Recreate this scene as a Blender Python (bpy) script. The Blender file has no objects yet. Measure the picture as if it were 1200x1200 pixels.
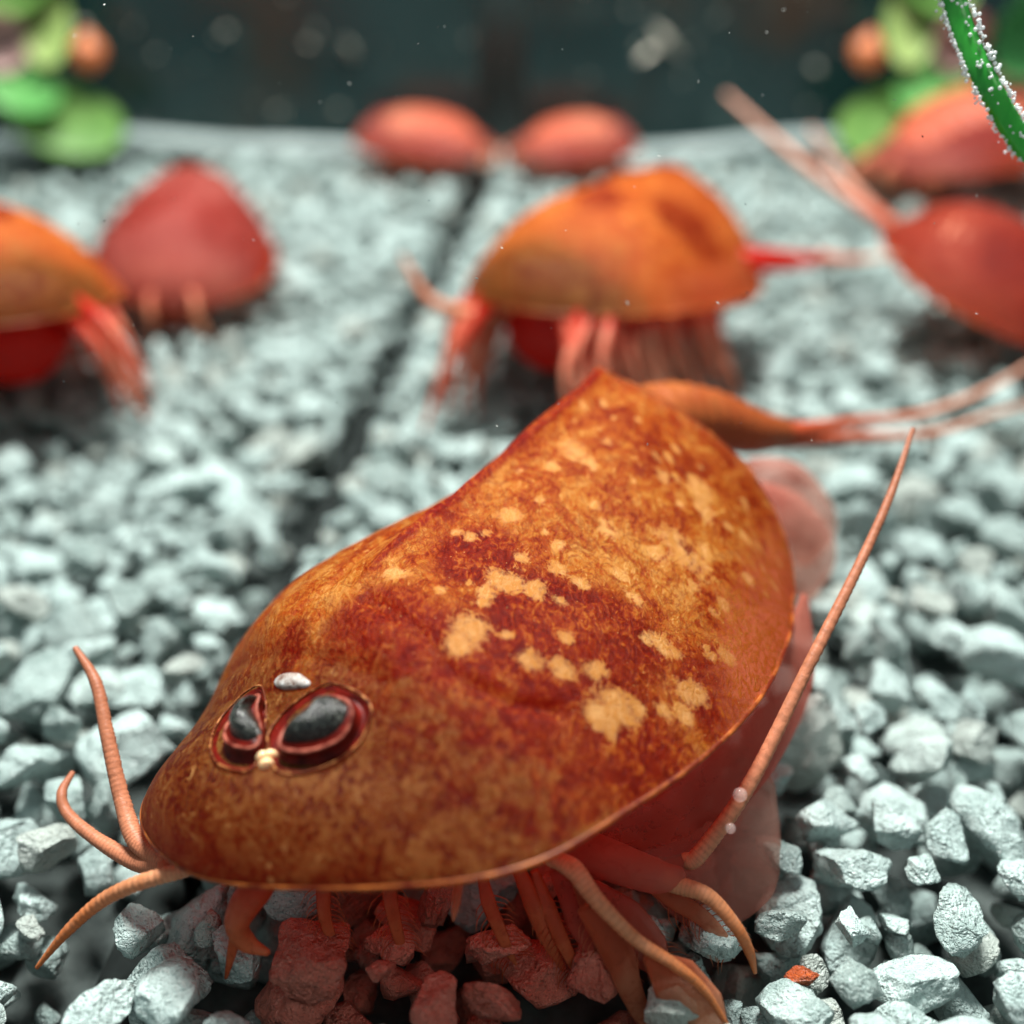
import bpy, bmesh, math, random
import numpy as np
from mathutils import Vector, noise as mnoise

random.seed(11)
rng = np.random.default_rng(11)
SC = bpy.context.scene
COL = SC.collection
SC.unit_settings.system = 'METRIC'
SC.unit_settings.scale_length = 0.01          # one unit is one centimetre

# ------------------------------------------------------------------ camera
PITCH = math.radians(32.0)
CAM_Z = 5.0
cam_data = bpy.data.cameras.new('camera')
cam_data.sensor_width = 36.0
cam_data.lens = 45.0
cam_data.clip_start = 0.05
cam_data.clip_end = 200.0
cam_data.dof.use_dof = True
cam_data.dof.focus_distance = 6.0
cam_data.dof.aperture_fstop = 0.195
cam = bpy.data.objects.new('camera', cam_data)
cam.location = (0, 0, CAM_Z)
cam.rotation_euler = (math.pi / 2 - PITCH, 0, 0)
COL.objects.link(cam)
SC.camera = cam

# ------------------------------------------------------------------ light
world = bpy.data.worlds.new('World')
SC.world = world
world.use_nodes = True
bg = world.node_tree.nodes['Background']
bg.inputs['Color'].default_value = (0.80, 0.96, 1.0, 1)
bg.inputs['Strength'].default_value = 0.33

def area_lamp(name, loc, target, size, power, color):
    d = bpy.data.lights.new(name, 'AREA')
    d.shape = 'DISK'
    d.size = size
    d.energy = power
    d.color = color
    o = bpy.data.objects.new(name, d)
    o.location = loc
    o.rotation_euler = (Vector(target) - Vector(loc)).to_track_quat('-Z', 'Y').to_euler()
    COL.objects.link(o)
    return o

area_lamp('aquarium_lamp', (-0.5, 12.0, 21), (0.0, 7.0, 0), 7.0, 17500, (1.0, 0.98, 0.94))
area_lamp('room_lamp', (7, -9, 18), (0, 5, 0.5), 9.0, 520, (1.0, 0.96, 0.90))

SC.view_settings.view_transform = 'Standard'
SC.view_settings.look = 'None'
SC.view_settings.gamma = 1.0
SC.view_settings.exposure = 0.05
SC.view_settings.use_curve_mapping = False
SC.cycles.use_denoising = True
SC.cycles.max_bounces = 5
SC.cycles.diffuse_bounces = 3
SC.cycles.use_adaptive_sampling = True
SC.cycles.adaptive_threshold = 0.02
SC.cycles.transparent_max_bounces = 16

# ------------------------------------------------------------------ helpers
def proj(p):
    p = np.asarray(p, float)
    x, y, z = p[..., 0], p[..., 1], p[..., 2] - CAM_Z
    zc = y * math.cos(PITCH) - z * math.sin(PITCH)
    yc = y * math.sin(PITCH) + z * math.cos(PITCH)
    return x / zc, yc / zc, zc

def tag(o, label=None, cat=None, group=None, kind=None):
    if label: o['label'] = label
    if cat: o['category'] = cat
    if group: o['group'] = group
    if kind: o['kind'] = kind
    return o

def mesh_obj(name, verts, faces, mat, parent=None, smooth=True, attrs=None):
    me = bpy.data.meshes.new(name)
    me.from_pydata([tuple(map(float, v)) for v in verts], [], [tuple(map(int, f)) for f in faces])
    if smooth:
        me.polygons.foreach_set('use_smooth', [True] * len(me.polygons))
    if attrs:
        for k, arr in attrs.items():
            arr = np.asarray(arr, float)
            if arr.ndim == 1:
                a = me.attributes.new(k, 'FLOAT', 'POINT')
                a.data.foreach_set('value', arr)
            else:
                a = me.attributes.new(k, 'FLOAT_COLOR', 'POINT')
                a.data.foreach_set('color', arr.ravel())
    me.materials.append(mat)
    me.update()
    o = bpy.data.objects.new(name, me)
    COL.objects.link(o)
    o.parent = parent
    return o

def empty(name, loc):
    o = bpy.data.objects.new(name, None)
    o.empty_display_size = 0.3
    o.location = loc
    COL.objects.link(o)
    return o

def catmull(P, n):
    P = np.asarray(P, float)
    if len(P) == 2:
        return P[0] + (P[1] - P[0]) * np.linspace(0, 1, n)[:, None]
    Q = np.vstack([2 * P[0] - P[1], P, 2 * P[-1] - P[-2]])
    seg = len(P) - 1
    out = []
    for u in np.linspace(0, seg, n):
        i = min(int(u), seg - 1); t = u - i
        a, b, c, d = Q[i], Q[i + 1], Q[i + 2], Q[i + 3]
        out.append(0.5 * (2 * b + (c - a) * t + (2 * a - 5 * b + 4 * c - d) * t * t + (3 * b - a - 3 * c + d) * t ** 3))
    return np.array(out)

def sweep(path, widths, thick=None, n=24, m=10, hint=(0, 0, 1), ripple=0.0, rings=0, saw=0.0):
    """a closed tube of elliptical section along a smooth path; ripple / saw give it joints or teeth"""
    P = catmull(path, n)
    u = np.linspace(0, 1, n)
    W = np.interp(u, np.linspace(0, 1, len(widths)), widths)
    T = W if thick is None else np.interp(u, np.linspace(0, 1, len(thick)), thick)
    if rings:
        k = 1 + ripple * np.sin(u * rings * 2 * math.pi)
        W = W * k; T = T * k
    tan = np.gradient(P, axis=0); tan /= np.linalg.norm(tan, axis=1)[:, None] + 1e-9
    h = np.asarray(hint, float)
    side = np.cross(tan, h); side /= np.linalg.norm(side, axis=1)[:, None] + 1e-9
    up = np.cross(side, tan)
    V, A = [], []
    for i in range(n):
        for j in range(m):
            a = 2 * math.pi * j / m
            k = 1.0
            if saw and math.cos(a) > 0.6:
                k = 1 + saw * ((u[i] * rings) % 1.0)
            V.append(P[i] + side[i] * math.cos(a) * W[i] * k + up[i] * math.sin(a) * T[i])
            A.append(u[i])
    Fc = []
    for i in range(n - 1):
        for j in range(m):
            a = i * m + j; b = i * m + (j + 1) % m
            Fc.append((a, b, b + m, a + m))
    V.append(P[0]); A.append(0.0); c0 = len(V) - 1
    V.append(P[-1] + tan[-1] * W[-1] * .5); A.append(1.0); c1 = len(V) - 1
    for j in range(m):
        Fc.append((c0, (j + 1) % m, j))
        Fc.append((c1, (n - 1) * m + j, (n - 1) * m + (j + 1) % m))
    return np.array(V), Fc, np.array(A)

# ------------------------------------------------------------------ node material kit
class NT:
    def __init__(self, name):
        self.mat = bpy.data.materials.new(name)
        self.mat.use_nodes = True
        self.t = self.mat.node_tree
        self.t.nodes.clear()
        self.out = self.t.nodes.new('ShaderNodeOutputMaterial')
    def n(self, typ, **kw):
        nd = self.t.nodes.new(typ)
        for k, v in kw.items():
            setattr(nd, k, v)
        return nd
    def lk(self, a, b):
        self.t.links.new(a, b)
    def put(self, sock, v):
        if hasattr(v, 'is_output') or isinstance(v, bpy.types.NodeSocket):
            self.lk(v, sock)
        elif isinstance(v, (tuple, list)) and len(v) == 3 and sock.type == 'RGBA':
            sock.default_value = (*v, 1)
        else:
            sock.default_value = v
    def pos(self):
        return self.n('ShaderNodeNewGeometry').outputs['Position']
    def objco(self):
        return self.n('ShaderNodeTexCoord').outputs['Object']
    def mapping(self, vec, scale):
        m = self.n('ShaderNodeMapping')
        self.lk(vec, m.inputs['Vector'])
        m.inputs['Scale'].default_value = scale
        return m.outputs['Vector']
    def noise(self, vec, scale, detail=6, rough=0.55, dist=0.0):
        n = self.n('ShaderNodeTexNoise')
        self.lk(vec, n.inputs['Vector'])
        n.inputs['Scale'].default_value = scale
        n.inputs['Detail'].default_value = detail
        n.inputs['Roughness'].default_value = rough
        n.inputs['Distortion'].default_value = dist
        return n.outputs['Fac']
    def voro(self, vec, scale, feature='F1'):
        n = self.n('ShaderNodeTexVoronoi')
        n.feature = feature
        self.lk(vec, n.inputs['Vector'])
        n.inputs['Scale'].default_value = scale
        return n.outputs['Distance']
    def math(self, op, a, b=0.0, c=None):
        m = self.n('ShaderNodeMath', operation=op)
        self.put(m.inputs[0], a); self.put(m.inputs[1], b)
        if c is not None: self.put(m.inputs[2], c)
        return m.outputs[0]
    def step(self, v, lo, hi):
        m = self.n('ShaderNodeMapRange', interpolation_type='SMOOTHSTEP')
        self.put(m.inputs['Value'], v)
        m.inputs['From Min'].default_value = lo
        m.inputs['From Max'].default_value = hi
        return m.outputs['Result']
    def mix(self, f, a, b):
        m = self.n('ShaderNodeMix', data_type='RGBA')
        self.put(m.inputs['Factor'], f)
        self.put(m.inputs[6], a); self.put(m.inputs[7], b)
        return m.outputs[2]
    def ramp(self, f, stops):
        r = self.n('ShaderNodeValToRGB')
        e = r.color_ramp.elements
        while len(e) < len(stops): e.new(0.5)
        for k, (p, c) in enumerate(stops):
            e[k].position = p; e[k].color = (*c, 1)
        self.put(r.inputs['Fac'], f)
        return r.outputs['Color']
    def attr(self, name):
        a = self.n('ShaderNodeAttribute', attribute_name=name)
        return a
    def bump(self, h, strength, dist):
        b = self.n('ShaderNodeBump')
        self.put(b.inputs['Height'], h)
        b.inputs['Strength'].default_value = strength
        b.inputs['Distance'].default_value = dist
        return b.outputs['Normal']
    def bsdf(self, color, rough=0.5, spec=0.4, normal=None, coat=0.0, sss=0.0, radius=(0.1, 0.04, 0.02)):
        p = self.n('ShaderNodeBsdfPrincipled')
        self.put(p.inputs['Base Color'], color)
        self.put(p.inputs['Roughness'], rough)
        p.inputs['Specular IOR Level'].default_value = spec
        if coat:
            p.inputs['Coat Weight'].default_value = coat
            p.inputs['Coat Roughness'].default_value = 0.12
        if sss:
            p.inputs['Subsurface Weight'].default_value = sss
            p.inputs['Subsurface Radius'].default_value = radius
            p.inputs['Subsurface Scale'].default_value = 1.0
        if normal is not None: self.lk(normal, p.inputs['Normal'])
        return p.outputs[0]
    def translucent(self, shader, color, fac):
        t = self.n('ShaderNodeBsdfTranslucent')
        self.put(t.inputs['Color'], color)
        m = self.n('ShaderNodeMixShader')
        self.put(m.inputs[0], fac)
        self.lk(shader, m.inputs[1]); self.lk(t.outputs[0], m.inputs[2])
        return m.outputs[0]
    def clear(self, shader, fac, color=(1, 1, 1)):
        t = self.n('ShaderNodeBsdfTransparent')
        self.put(t.inputs['Color'], color)
        m = self.n('ShaderNodeMixShader')
        self.put(m.inputs[0], fac)
        self.lk(shader, m.inputs[1]); self.lk(t.outputs[0], m.inputs[2])
        return m.outputs[0]
    def done(self, shader):
        self.lk(shader, self.out.inputs['Surface'])
        return self.mat

# ------------------------------------------------------------------ materials of the setting
def stone_material(name, pale, mid, dark, spots=0.5):
    k = NT(name)
    p = k.pos()
    tint = k.math('FRACT', k.math('ADD', k.n('ShaderNodeObjectInfo').outputs['Random'], k.attr('tint').outputs['Fac']))
    n1 = k.noise(p, 5.0, 3, 0.6, 0.4)
    n2 = k.noise(p, 22.0, 5, 0.65, 0.5)
    n3 = k.noise(p, 75.0, 2, 0.6)
    v = k.voro(k.mapping(p, (1, 1, 1.3)), 26.0)
    c = k.mix(k.step(n1, 0.3, 0.7), mid, pale)
    c = k.mix(k.math('MULTIPLY', k.step(tint, 0.1, 0.9), 0.55), c, pale)
    c = k.mix(k.math('MULTIPLY', k.step(tint, 0.45, 0.0), 0.6), c, (mid[0] * .72, mid[1] * .68, mid[2] * .66))
    c = k.mix(k.math('MULTIPLY', k.step(n2, 0.56, 0.72), spots), c, dark)
    c = k.mix(k.math('MULTIPLY', k.step(n3, 0.60, 0.72), spots * 0.8), c, dark)
    c = k.mix(k.math('MULTIPLY', k.step(n3, 0.42, 0.30), 0.5), c, tuple(min(0.9, x * 1.45) for x in pale))
    c = k.mix(k.math('MULTIPLY', k.step(tint, 0.86, 0.90), 0.6), c, k.mix(0.5, mid, (0.40, 0.34, 0.27)))
    pc_ = k.step(k.voro(p, 34.0), 0.20, 0.06)
    c = k.mix(k.math('MULTIPLY', k.math('MULTIPLY', pc_, k.step(n1, 0.40, 0.58)), 0.7), c, dark)
    pits = k.step(v, 0.0, 0.35)
    pitmask = k.step(k.noise(p, 9.0, 3, 0.5), 0.45, 0.6)
    h = k.math('ADD', k.math('MULTIPLY', k.math('MULTIPLY', pits, pitmask), 0.55), k.math('ADD', k.math('MULTIPLY', n2, 1.1), k.math('MULTIPLY', n3, 0.7)))
    nb = k.bump(h, 0.85, 0.045)
    return k.done(k.bsdf(c, k.math('MULTIPLY_ADD', n3, 0.35, 0.16), 0.55, nb))

M_STONE = stone_material('pale_stone', (0.47, 0.60, 0.575), (0.225, 0.315, 0.30), (0.045, 0.07, 0.066), 0.85)
M_REDLIT = stone_material('red_lit_stone', (0.60, 0.20, 0.14), (0.36, 0.09, 0.055), (0.08, 0.016, 0.009), 0.7)  # red light falling through the shell, painted into the stone colour
M_RUST = stone_material('rust_stone', (0.50, 0.12, 0.03), (0.34, 0.06, 0.012), (0.12, 0.02, 0.006), 0.4)

k = NT('dark_substrate')
p_ = k.pos()
M_FLOOR = k.done(k.bsdf(k.ramp(k.noise(p_, 6, 5), [(0.3, (0.022, 0.030, 0.029)), (0.75, (0.085, 0.105, 0.10))]), 0.9, 0.2))

k = NT('dark_back_glass')
p_ = k.pos()
gc = k.mix(k.step(k.noise(p_, 0.45, 4, 0.6), 0.45, 0.68), (0.006, 0.021, 0.022), (0.030, 0.021, 0.014))
gc = k.mix(k.math('MULTIPLY', k.step(k.noise(p_, 1.3, 6, 0.65, 0.6), 0.55, 0.75), 0.5), gc, (0.05, 0.085, 0.078))
M_GLASS = k.done(k.bsdf(gc, 0.22, 0.5))

k = NT('grey_silicone')
p_ = k.pos()
M_SILICONE = k.done(k.bsdf(k.ramp(k.noise(p_, 1.2, 4), [(0.3, (0.14, 0.19, 0.185)), (0.7, (0.25, 0.31, 0.30))]), 0.5, 0.4))
k = NT('dark_silicone')
M_SEAM = k.done(k.bsdf(k.ramp(k.noise(k.pos(), 4, 4), [(0.3, (0.004, 0.006, 0.006)), (0.7, (0.014, 0.018, 0.017))]), 0.9, 0.1))

# ------------------------------------------------------------------ setting
BACK_Y = 16.9
floor = mesh_obj('gravel_bed', [(-16, 0.5, -0.62), (16, 0.5, -0.62), (16, BACK_Y, -0.62), (-16, BACK_Y, -0.62)], [(0, 1, 2, 3)], M_FLOOR, smooth=False)
tag(floor, 'bed of pale grey crushed gravel on the tank bottom', 'gravel bed', kind='structure')

def box(name, lo, hi, mat, parent=None, bevel=0.0):
    bm = bmesh.new()
    bmesh.ops.create_cube(bm, size=1)
    for v in bm.verts:
        v.co = Vector([lo[i] + (v.co[i] + .5) * (hi[i] - lo[i]) for i in range(3)])
    if bevel:
        bmesh.ops.bevel(bm, geom=bm.edges[:], offset=bevel, segments=2, affect='EDGES')
    me = bpy.data.meshes.new(name); bm.to_mesh(me); bm.free()
    me.materials.append(mat)
    o = bpy.data.objects.new(name, me); COL.objects.link(o); o.parent = parent
    return o

wall = box('tank_back_wall', (-16, BACK_Y, -0.62), (16, BACK_Y + 0.4, 9), M_GLASS)
tag(wall, 'dark murky back glass of the aquarium behind the gravel', 'glass wall', kind='structure')
# wavy bead of clouded silicone where the gravel meets the glass
bx = np.linspace(-15, 15, 46)
path = np.stack([bx, np.full_like(bx, BACK_Y - 0.05), 0.06 + 0.12 * np.cos((bx + 0.2) / 5.2 * math.pi + math.pi) + 0.03 * np.sin(bx * 2.1)], -1)
v, f, a = sweep(path, [0.14, 0.14], [0.17, 0.17], n=120, m=10)
mesh_obj('silicone_bead', v, f, M_SILICONE, wall)
v, f, a = sweep([(-0.12, BACK_Y, -0.3), (-0.12, BACK_Y, 9)], [0.30, 0.30], [0.05, 0.05], n=4, m=10, hint=(0, 1, 0))
k = NT('cloudy_seam')
mesh_obj('corner_seam', v, f, k.done(k.bsdf((0.030, 0.055, 0.055), 0.4, 0.4)), wall)
# flecks of algae on the back glass
def flecks(name, centres, sizes, mat, parent=None):
    V, F_ = [], []
    for c, s in zip(centres, sizes):
        R = rng.normal(size=(3, 3)); q_, _ = np.linalg.qr(R)
        ax = np.diag([s * rng.uniform(.8, 1.9), s * rng.uniform(.3, .7), s * rng.uniform(.2, .45)])
        o8 = np.array([(1, 0, 0), (-1, 0, 0), (0, 1, 0), (0, -1, 0), (0, 0, 1), (0, 0, -1)], float) * rng.uniform(.7, 1.2, (6, 1))
        pts = o8 @ ax @ q_.T + c
        b = len(V); V.extend(pts)
        for t in ((0, 2, 4), (2, 1, 4), (1, 3, 4), (3, 0, 4), (2, 0, 5), (1, 2, 5), (3, 1, 5), (0, 3, 5)):
            F_.append(tuple(b + i for i in t))
    return mesh_obj(name, V, F_, mat, parent, smooth=False)
k = NT('algae_fleck')
M_FLECK = k.done(k.bsdf(k.ramp(k.noise(k.pos(), 1.5, 3), [(0.35, (0.10, 0.12, 0.10)), (0.65, (0.45, 0.43, 0.36))]), 0.7, 0.2))
cs = np.stack([rng.uniform(-8, 8, 150), np.full(150, BACK_Y - 0.02), 0.4 + rng.random(150) ** 1.3 * 2.6], -1)
cs = np.vstack([cs, [[-2.05, BACK_Y - 0.05, 1.38], [1.75, BACK_Y - 0.03, 1.35], [1.95, BACK_Y - 0.03, 1.5]]])
o = flecks('algae_specks', cs, np.concatenate([rng.uniform(0.02, 0.07, 150), [0.16, 0.2, 0.2]]), M_FLECK, wall)
tag(o, kind='stuff')

# dark joint in the gravel where the side pane stands
SEAM = np.array([(-2.20, 2.3), (-2.03, 3.7), (-1.56, 7.88), (-0.38, 16.11), (-0.30, 16.9)])  # gravel left of this line renders the pane's reflection as solid stones
def seam_dist(x, y):
    return x - np.interp(y, SEAM[:, 1], SEAM[:, 0])
v, f, a = sweep(np.column_stack([SEAM, np.full(len(SEAM), -0.50)]), [0.20, 0.14, 0.16, 0.22], [0.16, 0.14, 0.14, 0.14], n=40, m=8)
o = mesh_obj('pane_joint', v, f, M_SEAM)
tag(o, 'dark joint line of the side pane running back through the gravel', 'joint', kind='structure')

# ---- stones
def stone_verts(sub, seed):
    r = np.random.default_rng(seed)
    bm = bmesh.new()
    bmesh.ops.create_icosphere(bm, subdivisions=sub, radius=1.0)
    V = np.array([v.co[:] for v in bm.verts]); Fc = [tuple(v.index for v in f.verts) for f in bm.faces]
    bm.free()
    for _ in range(int(r.integers(13, 19))):
        nrm = r.normal(size=3); nrm /= np.linalg.norm(nrm)
        d = r.uniform(0.42, 0.84)
        over = V @ nrm - d
        m = over > 0
        V[m] -= np.outer(over[m] * 0.985, nrm)
    sc = np.array([1.0, r.uniform(.68, .95), r.uniform(.50, .78)])
    off = r.uniform(-50, 50, 3)
    nr = V / np.linalg.norm(V, axis=1)[:, None]
    amp = 0.085
    D = np.array([mnoise.fractal(Vector(v * 1.6 + off), 0.8, 2.1, 5 if sub > 3 else 3) for v in V])
    R2 = np.array([abs(mnoise.noise(Vector(v * 5.5 + off))) for v in V]) if sub > 3 else 0.0
    V = V + nr * (D * amp - R2 * 0.085)[:, None]
    V = V * sc
    V /= np.abs(V[:, :2]).max()
    return V, Fc

NVAR = 12
HI = [stone_verts(4, 100 + i) for i in range(NVAR)]
LO1 = [stone_verts(1, 100 + i) for i in range(NVAR)]
LO = [stone_verts(2, 100 + i) for i in range(NVAR)]
MID = [stone_verts(3, 100 + i) for i in range(NVAR)]
HI_ME = []
REDLIT_ME = []
for i, (V, Fc) in enumerate(HI):
    me = bpy.data.meshes.new('stone')
    me.from_pydata([tuple(v) for v in V], [], Fc)
    me.polygons.foreach_set('use_smooth', [True] * len(me.polygons))
    me.materials.append(M_STONE)
    HI_ME.append(me)
    m2 = me.copy(); m2.materials.clear(); m2.materials.append(M_REDLIT); REDLIT_ME.append(m2)

CELL = 0.04
X0, Y0, X1, Y1 = -9.0, 2.3, 9.0, BACK_Y - 0.05
nx, ny = int((X1 - X0) / CELL), int((Y1 - Y0) / CELL)
hm = np.full((nx, ny), -0.60)
idm = np.full((nx, ny), -1, int)
def euler_m(a, b, c):
    ca, sa, cb, sb, cc, s_ = math.cos(a), math.sin(a), math.cos(b), math.sin(b), math.cos(c), math.sin(c)
    Rx = np.array([[1, 0, 0], [0, ca, -sa], [0, sa, ca]]); Ry = np.array([[cb, 0, sb], [0, 1, 0], [-sb, 0, cb]]); Rz = np.array([[cc, -s_, 0], [s_, cc, 0], [0, 0, 1]])
    return Rz @ Ry @ Rx
stones = []
N_ST = 14500
N_BIG = 8000
cand = 0
for i in range(N_ST):
    fill = i >= N_BIG
    front = N_BIG - 1300 <= i < N_BIG
    r = float(np.clip(rng.lognormal(math.log(0.225 if front else 0.160), 0.30), 0.10, 0.38)) if not fill else float(rng.uniform(0.085, 0.15))
    var = int(rng.integers(NVAR))
    rot = (rng.normal(0, .5), rng.normal(0, .5), rng.uniform(0, 6.283))
    Rm = euler_m(*rot)
    Vr = (LO[var][0] * r) @ Rm.T
    ex, ey, ez = np.abs(Vr).max(0)
    hx, hy = int(math.ceil(ex / CELL)), int(math.ceil(ey / CELL))
    gx, gy = np.meshgrid(np.arange(-hx, hx + 1) * CELL, np.arange(-hy, hy + 1) * CELL, indexing='ij')
    e = 1 - (gx / ex) ** 2 - (gy / ey) ** 2
    inside = e > 0.0
    zz = ez * np.sqrt(np.clip(e, 0, 1)) ** 0.8
    r0 = r
    best = None
    for _ in range(18 if fill else 8):
        y = rng.uniform(Y0 + 0.3, Y1 - 0.25)
        half = 0.42 * (y * 0.848 + 2.65) + 0.7
        x = rng.uniform(-half, half)
        # accept in proportion to width so that density is even
        while rng.random() > half / 8.2:
            y = rng.uniform(Y0 + 0.3, Y1 - 0.25); half = 0.42 * (y * 0.848 + 2.65) + 0.7; x = rng.uniform(-half, half)
        if front:
            y = rng.uniform(Y0 + 0.4, 6.8); half = 0.42 * (y * 0.848 + 2.65) + 0.4; x = rng.uniform(-half, half)
        sd = seam_dist(x, y)
        wedge = (0.13 if 5.5 < y < 14 else 0.08) + 0.22 * max(0, (5.2 - y) / 2.5) - 0.02
        lim = wedge + r * 0.9
        if -lim - (0.12 if y < 4.6 else 0) < sd < (0.06 + r * 0.7 if y < 5 else lim): continue
        cx, cy = int((x - X0) / CELL), int((y - Y0) / CELL)
        if cx - hx < 0 or cy - hy < 0 or cx + hx >= nx or cy + hy >= ny: continue
        sub = hm[cx - hx:cx + hx + 1, cy - hy:cy + hy + 1]
        z = np.where(inside, sub + zz * 0.74, -9).max()
        if best is None or z < best[0]: best = (z, x, y, cx, cy)
    if best is None: continue
    z, x, y, cx, cy = best
    if z + ez * .5 > (0.03 if fill else 0.26 if front else 0.16 if y > 6.6 else -0.12): continue
    sl = (slice(cx - hx, cx + hx + 1), slice(cy - hy, cy + hy + 1))
    top = np.where(inside, z + zz, -9)
    upd = top > hm[sl]
    hm[sl] = np.where(upd, top, hm[sl]); idm[sl] = np.where(upd, len(stones), idm[sl])
    stones.append((x, y, z, r, var, rot))
TOPZ = float(np.mean(hm[idm >= 0]))
ZSH = -0.02 - TOPZ
# which stones show largest
gx, gy = np.meshgrid(X0 + (np.arange(nx) + .5) * CELL, Y0 + (np.arange(ny) + .5) * CELL, indexing='ij')
px, py, zc = proj(np.stack([gx, gy, hm + ZSH], -1))
infr = (np.abs(px) < 0.405) & (np.abs(py) < 0.405) & (idm >= 0)
wt = np.bincount(idm[infr], weights=(1 / zc[infr] ** 3), minlength=len(stones))
order = np.argsort(-wt)
near = set(int(i) for i in order[:290] if wt[i] > 0)
seen = np.bincount(idm[idm >= 0], minlength=len(stones)) > 1
SV, SF, ST, SM = [], [], [], []
def in_red_light(x, y):  # zone under the head where stones get the painted red light
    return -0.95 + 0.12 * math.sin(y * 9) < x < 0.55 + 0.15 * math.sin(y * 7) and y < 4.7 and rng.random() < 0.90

off = 0
for i, (x, y, z, r, var, rot) in enumerate(stones):
    if i in near:
        red_lit = in_red_light(x, y)
        o = bpy.data.objects.new('stone', REDLIT_ME[var] if red_lit else HI_ME[var])
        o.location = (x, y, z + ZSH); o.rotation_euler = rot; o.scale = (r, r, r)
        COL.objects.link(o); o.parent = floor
    else:
        if not seen[i]: continue
        V, Fc = MID[var] if (y < 7.5 and r > 0.15) else LO[var] if y < 11.5 else LO1[var]
        SV.append((V * r) @ euler_m(*rot).T + (x, y, z + ZSH))
        SF.append(np.array(Fc) + off); ST.append(np.full(len(V), rng.random())); off += len(V)
        SM.append(np.full(len(Fc), 1 if in_red_light(x, y) else 0))
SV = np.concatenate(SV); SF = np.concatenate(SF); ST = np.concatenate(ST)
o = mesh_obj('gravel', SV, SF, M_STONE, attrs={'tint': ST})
o.data.materials.append(M_REDLIT)
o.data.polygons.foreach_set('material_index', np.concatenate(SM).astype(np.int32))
tag(o, 'pale grey gravel spreading back to the dark glass', 'gravel', kind='stuff')
# one small rust-coloured pebble low among the stones at the right
V, Fc = HI[3]
o = mesh_obj('stone', (V * 0.09) + (1.36, 3.92, -0.02), Fc, M_RUST, floor)
o['label'] = 'small rust orange pebble wedged between pale stones'

# ------------------------------------------------------------------ the tadpole shrimps
SW = np.array([0, .15, .3, .45, .6, .75, .9, 1.0])
def hermite(x, xs, ys):
    xs = np.asarray(xs, float); ys = np.asarray(ys, float)
    m = np.gradient(ys, xs)
    i = np.clip(np.searchsorted(xs, x) - 1, 0, len(xs) - 2)
    h = xs[i + 1] - xs[i]; t = (x - xs[i]) / h
    return (2*t**3-3*t**2+1)*ys[i] + (t**3-2*t**2+t)*h*m[i] + (-2*t**3+3*t**2)*ys[i+1] + (t**3-t**2)*h*m[i+1]

def rot_m(ax, an):
    c, s = math.cos(an), math.sin(an)
    return {'x': np.array([[1, 0, 0], [0, c, -s], [0, s, c]]), 'y': np.array([[c, 0, s], [0, 1, 0], [-s, 0, c]]), 'z': np.array([[c, -s, 0], [s, c, 0], [0, 0, 1]])}[ax]

class Shell:
    """the shield of a tadpole shrimp: s runs nose to tail, t from one margin over the keel to the other"""
    def __init__(self, q):
        self.q = q
        self.M = rot_m('z', -q['head']) @ rot_m('x', q['pitch']) @ rot_m('y', q['roll']) * q.get('size', 1.0)
        self.p0 = np.array(q['pos'], float)
    def local(self, S, T):
        q = self.q
        S = np.asarray(S, float); T = np.asarray(T, float)
        WR = hermite(S, SW, q['w']) * np.clip(1 - (1 - np.minimum(S / q['nose'], 1)) ** q.get('npw', 2.0), 0, 1) ** .5
        WL = hermite(S, SW, q.get('wl', q['w'])) * np.clip(1 - (1 - np.minimum(S / q.get('nosel', q['nose']), 1)) ** q.get('npl', 2.0), 0, 1) ** .5
        W = np.where(T > 0, WR, WL)
        HK = hermite(S, SW, q['h']) * np.clip(1 - (1 - np.minimum(S / .30, 1)) ** 2.2, 0, 1) ** .75
        r = np.clip((S - .3) / .3, 0, 1); r = r * r * (3 - 2 * r)
        a = np.abs(T)
        f = (np.clip(1 - a ** 2.2, 0, 1)) ** q['pw'] * (1 - r * q['roof']) + (1 - a ** 1.25) * r * q['roof']
        X = S * q['L'] - np.clip((S - .7) / .3, 0, 1) ** 2 * (q['notch'] * (1 - a) ** 1.5 + q['back'] * a ** q.get('bp', 2.5)) * q['L']
        return np.stack([T * W + q['bend'] * (S - .4) ** 2, X, f * HK + q['mz'] * (S - .5)], -1)
    def to_world(self, P):
        return np.asarray(P, float) @ self.M.T + self.p0
    def at(self, S, T):
        return self.to_world(self.local(S, T))
    def normal(self, S, T):
        S = np.clip(np.asarray(S, float), 0.01, 0.99); T = np.clip(np.asarray(T, float), -.99, .99); e = 1e-3
        n = np.cross(self.at(S, T + e) - self.at(S, T - e), self.at(S + e, T) - self.at(S - e, T))
        n /= np.linalg.norm(n, axis=-1)[..., None] + 1e-12
        return n

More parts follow.
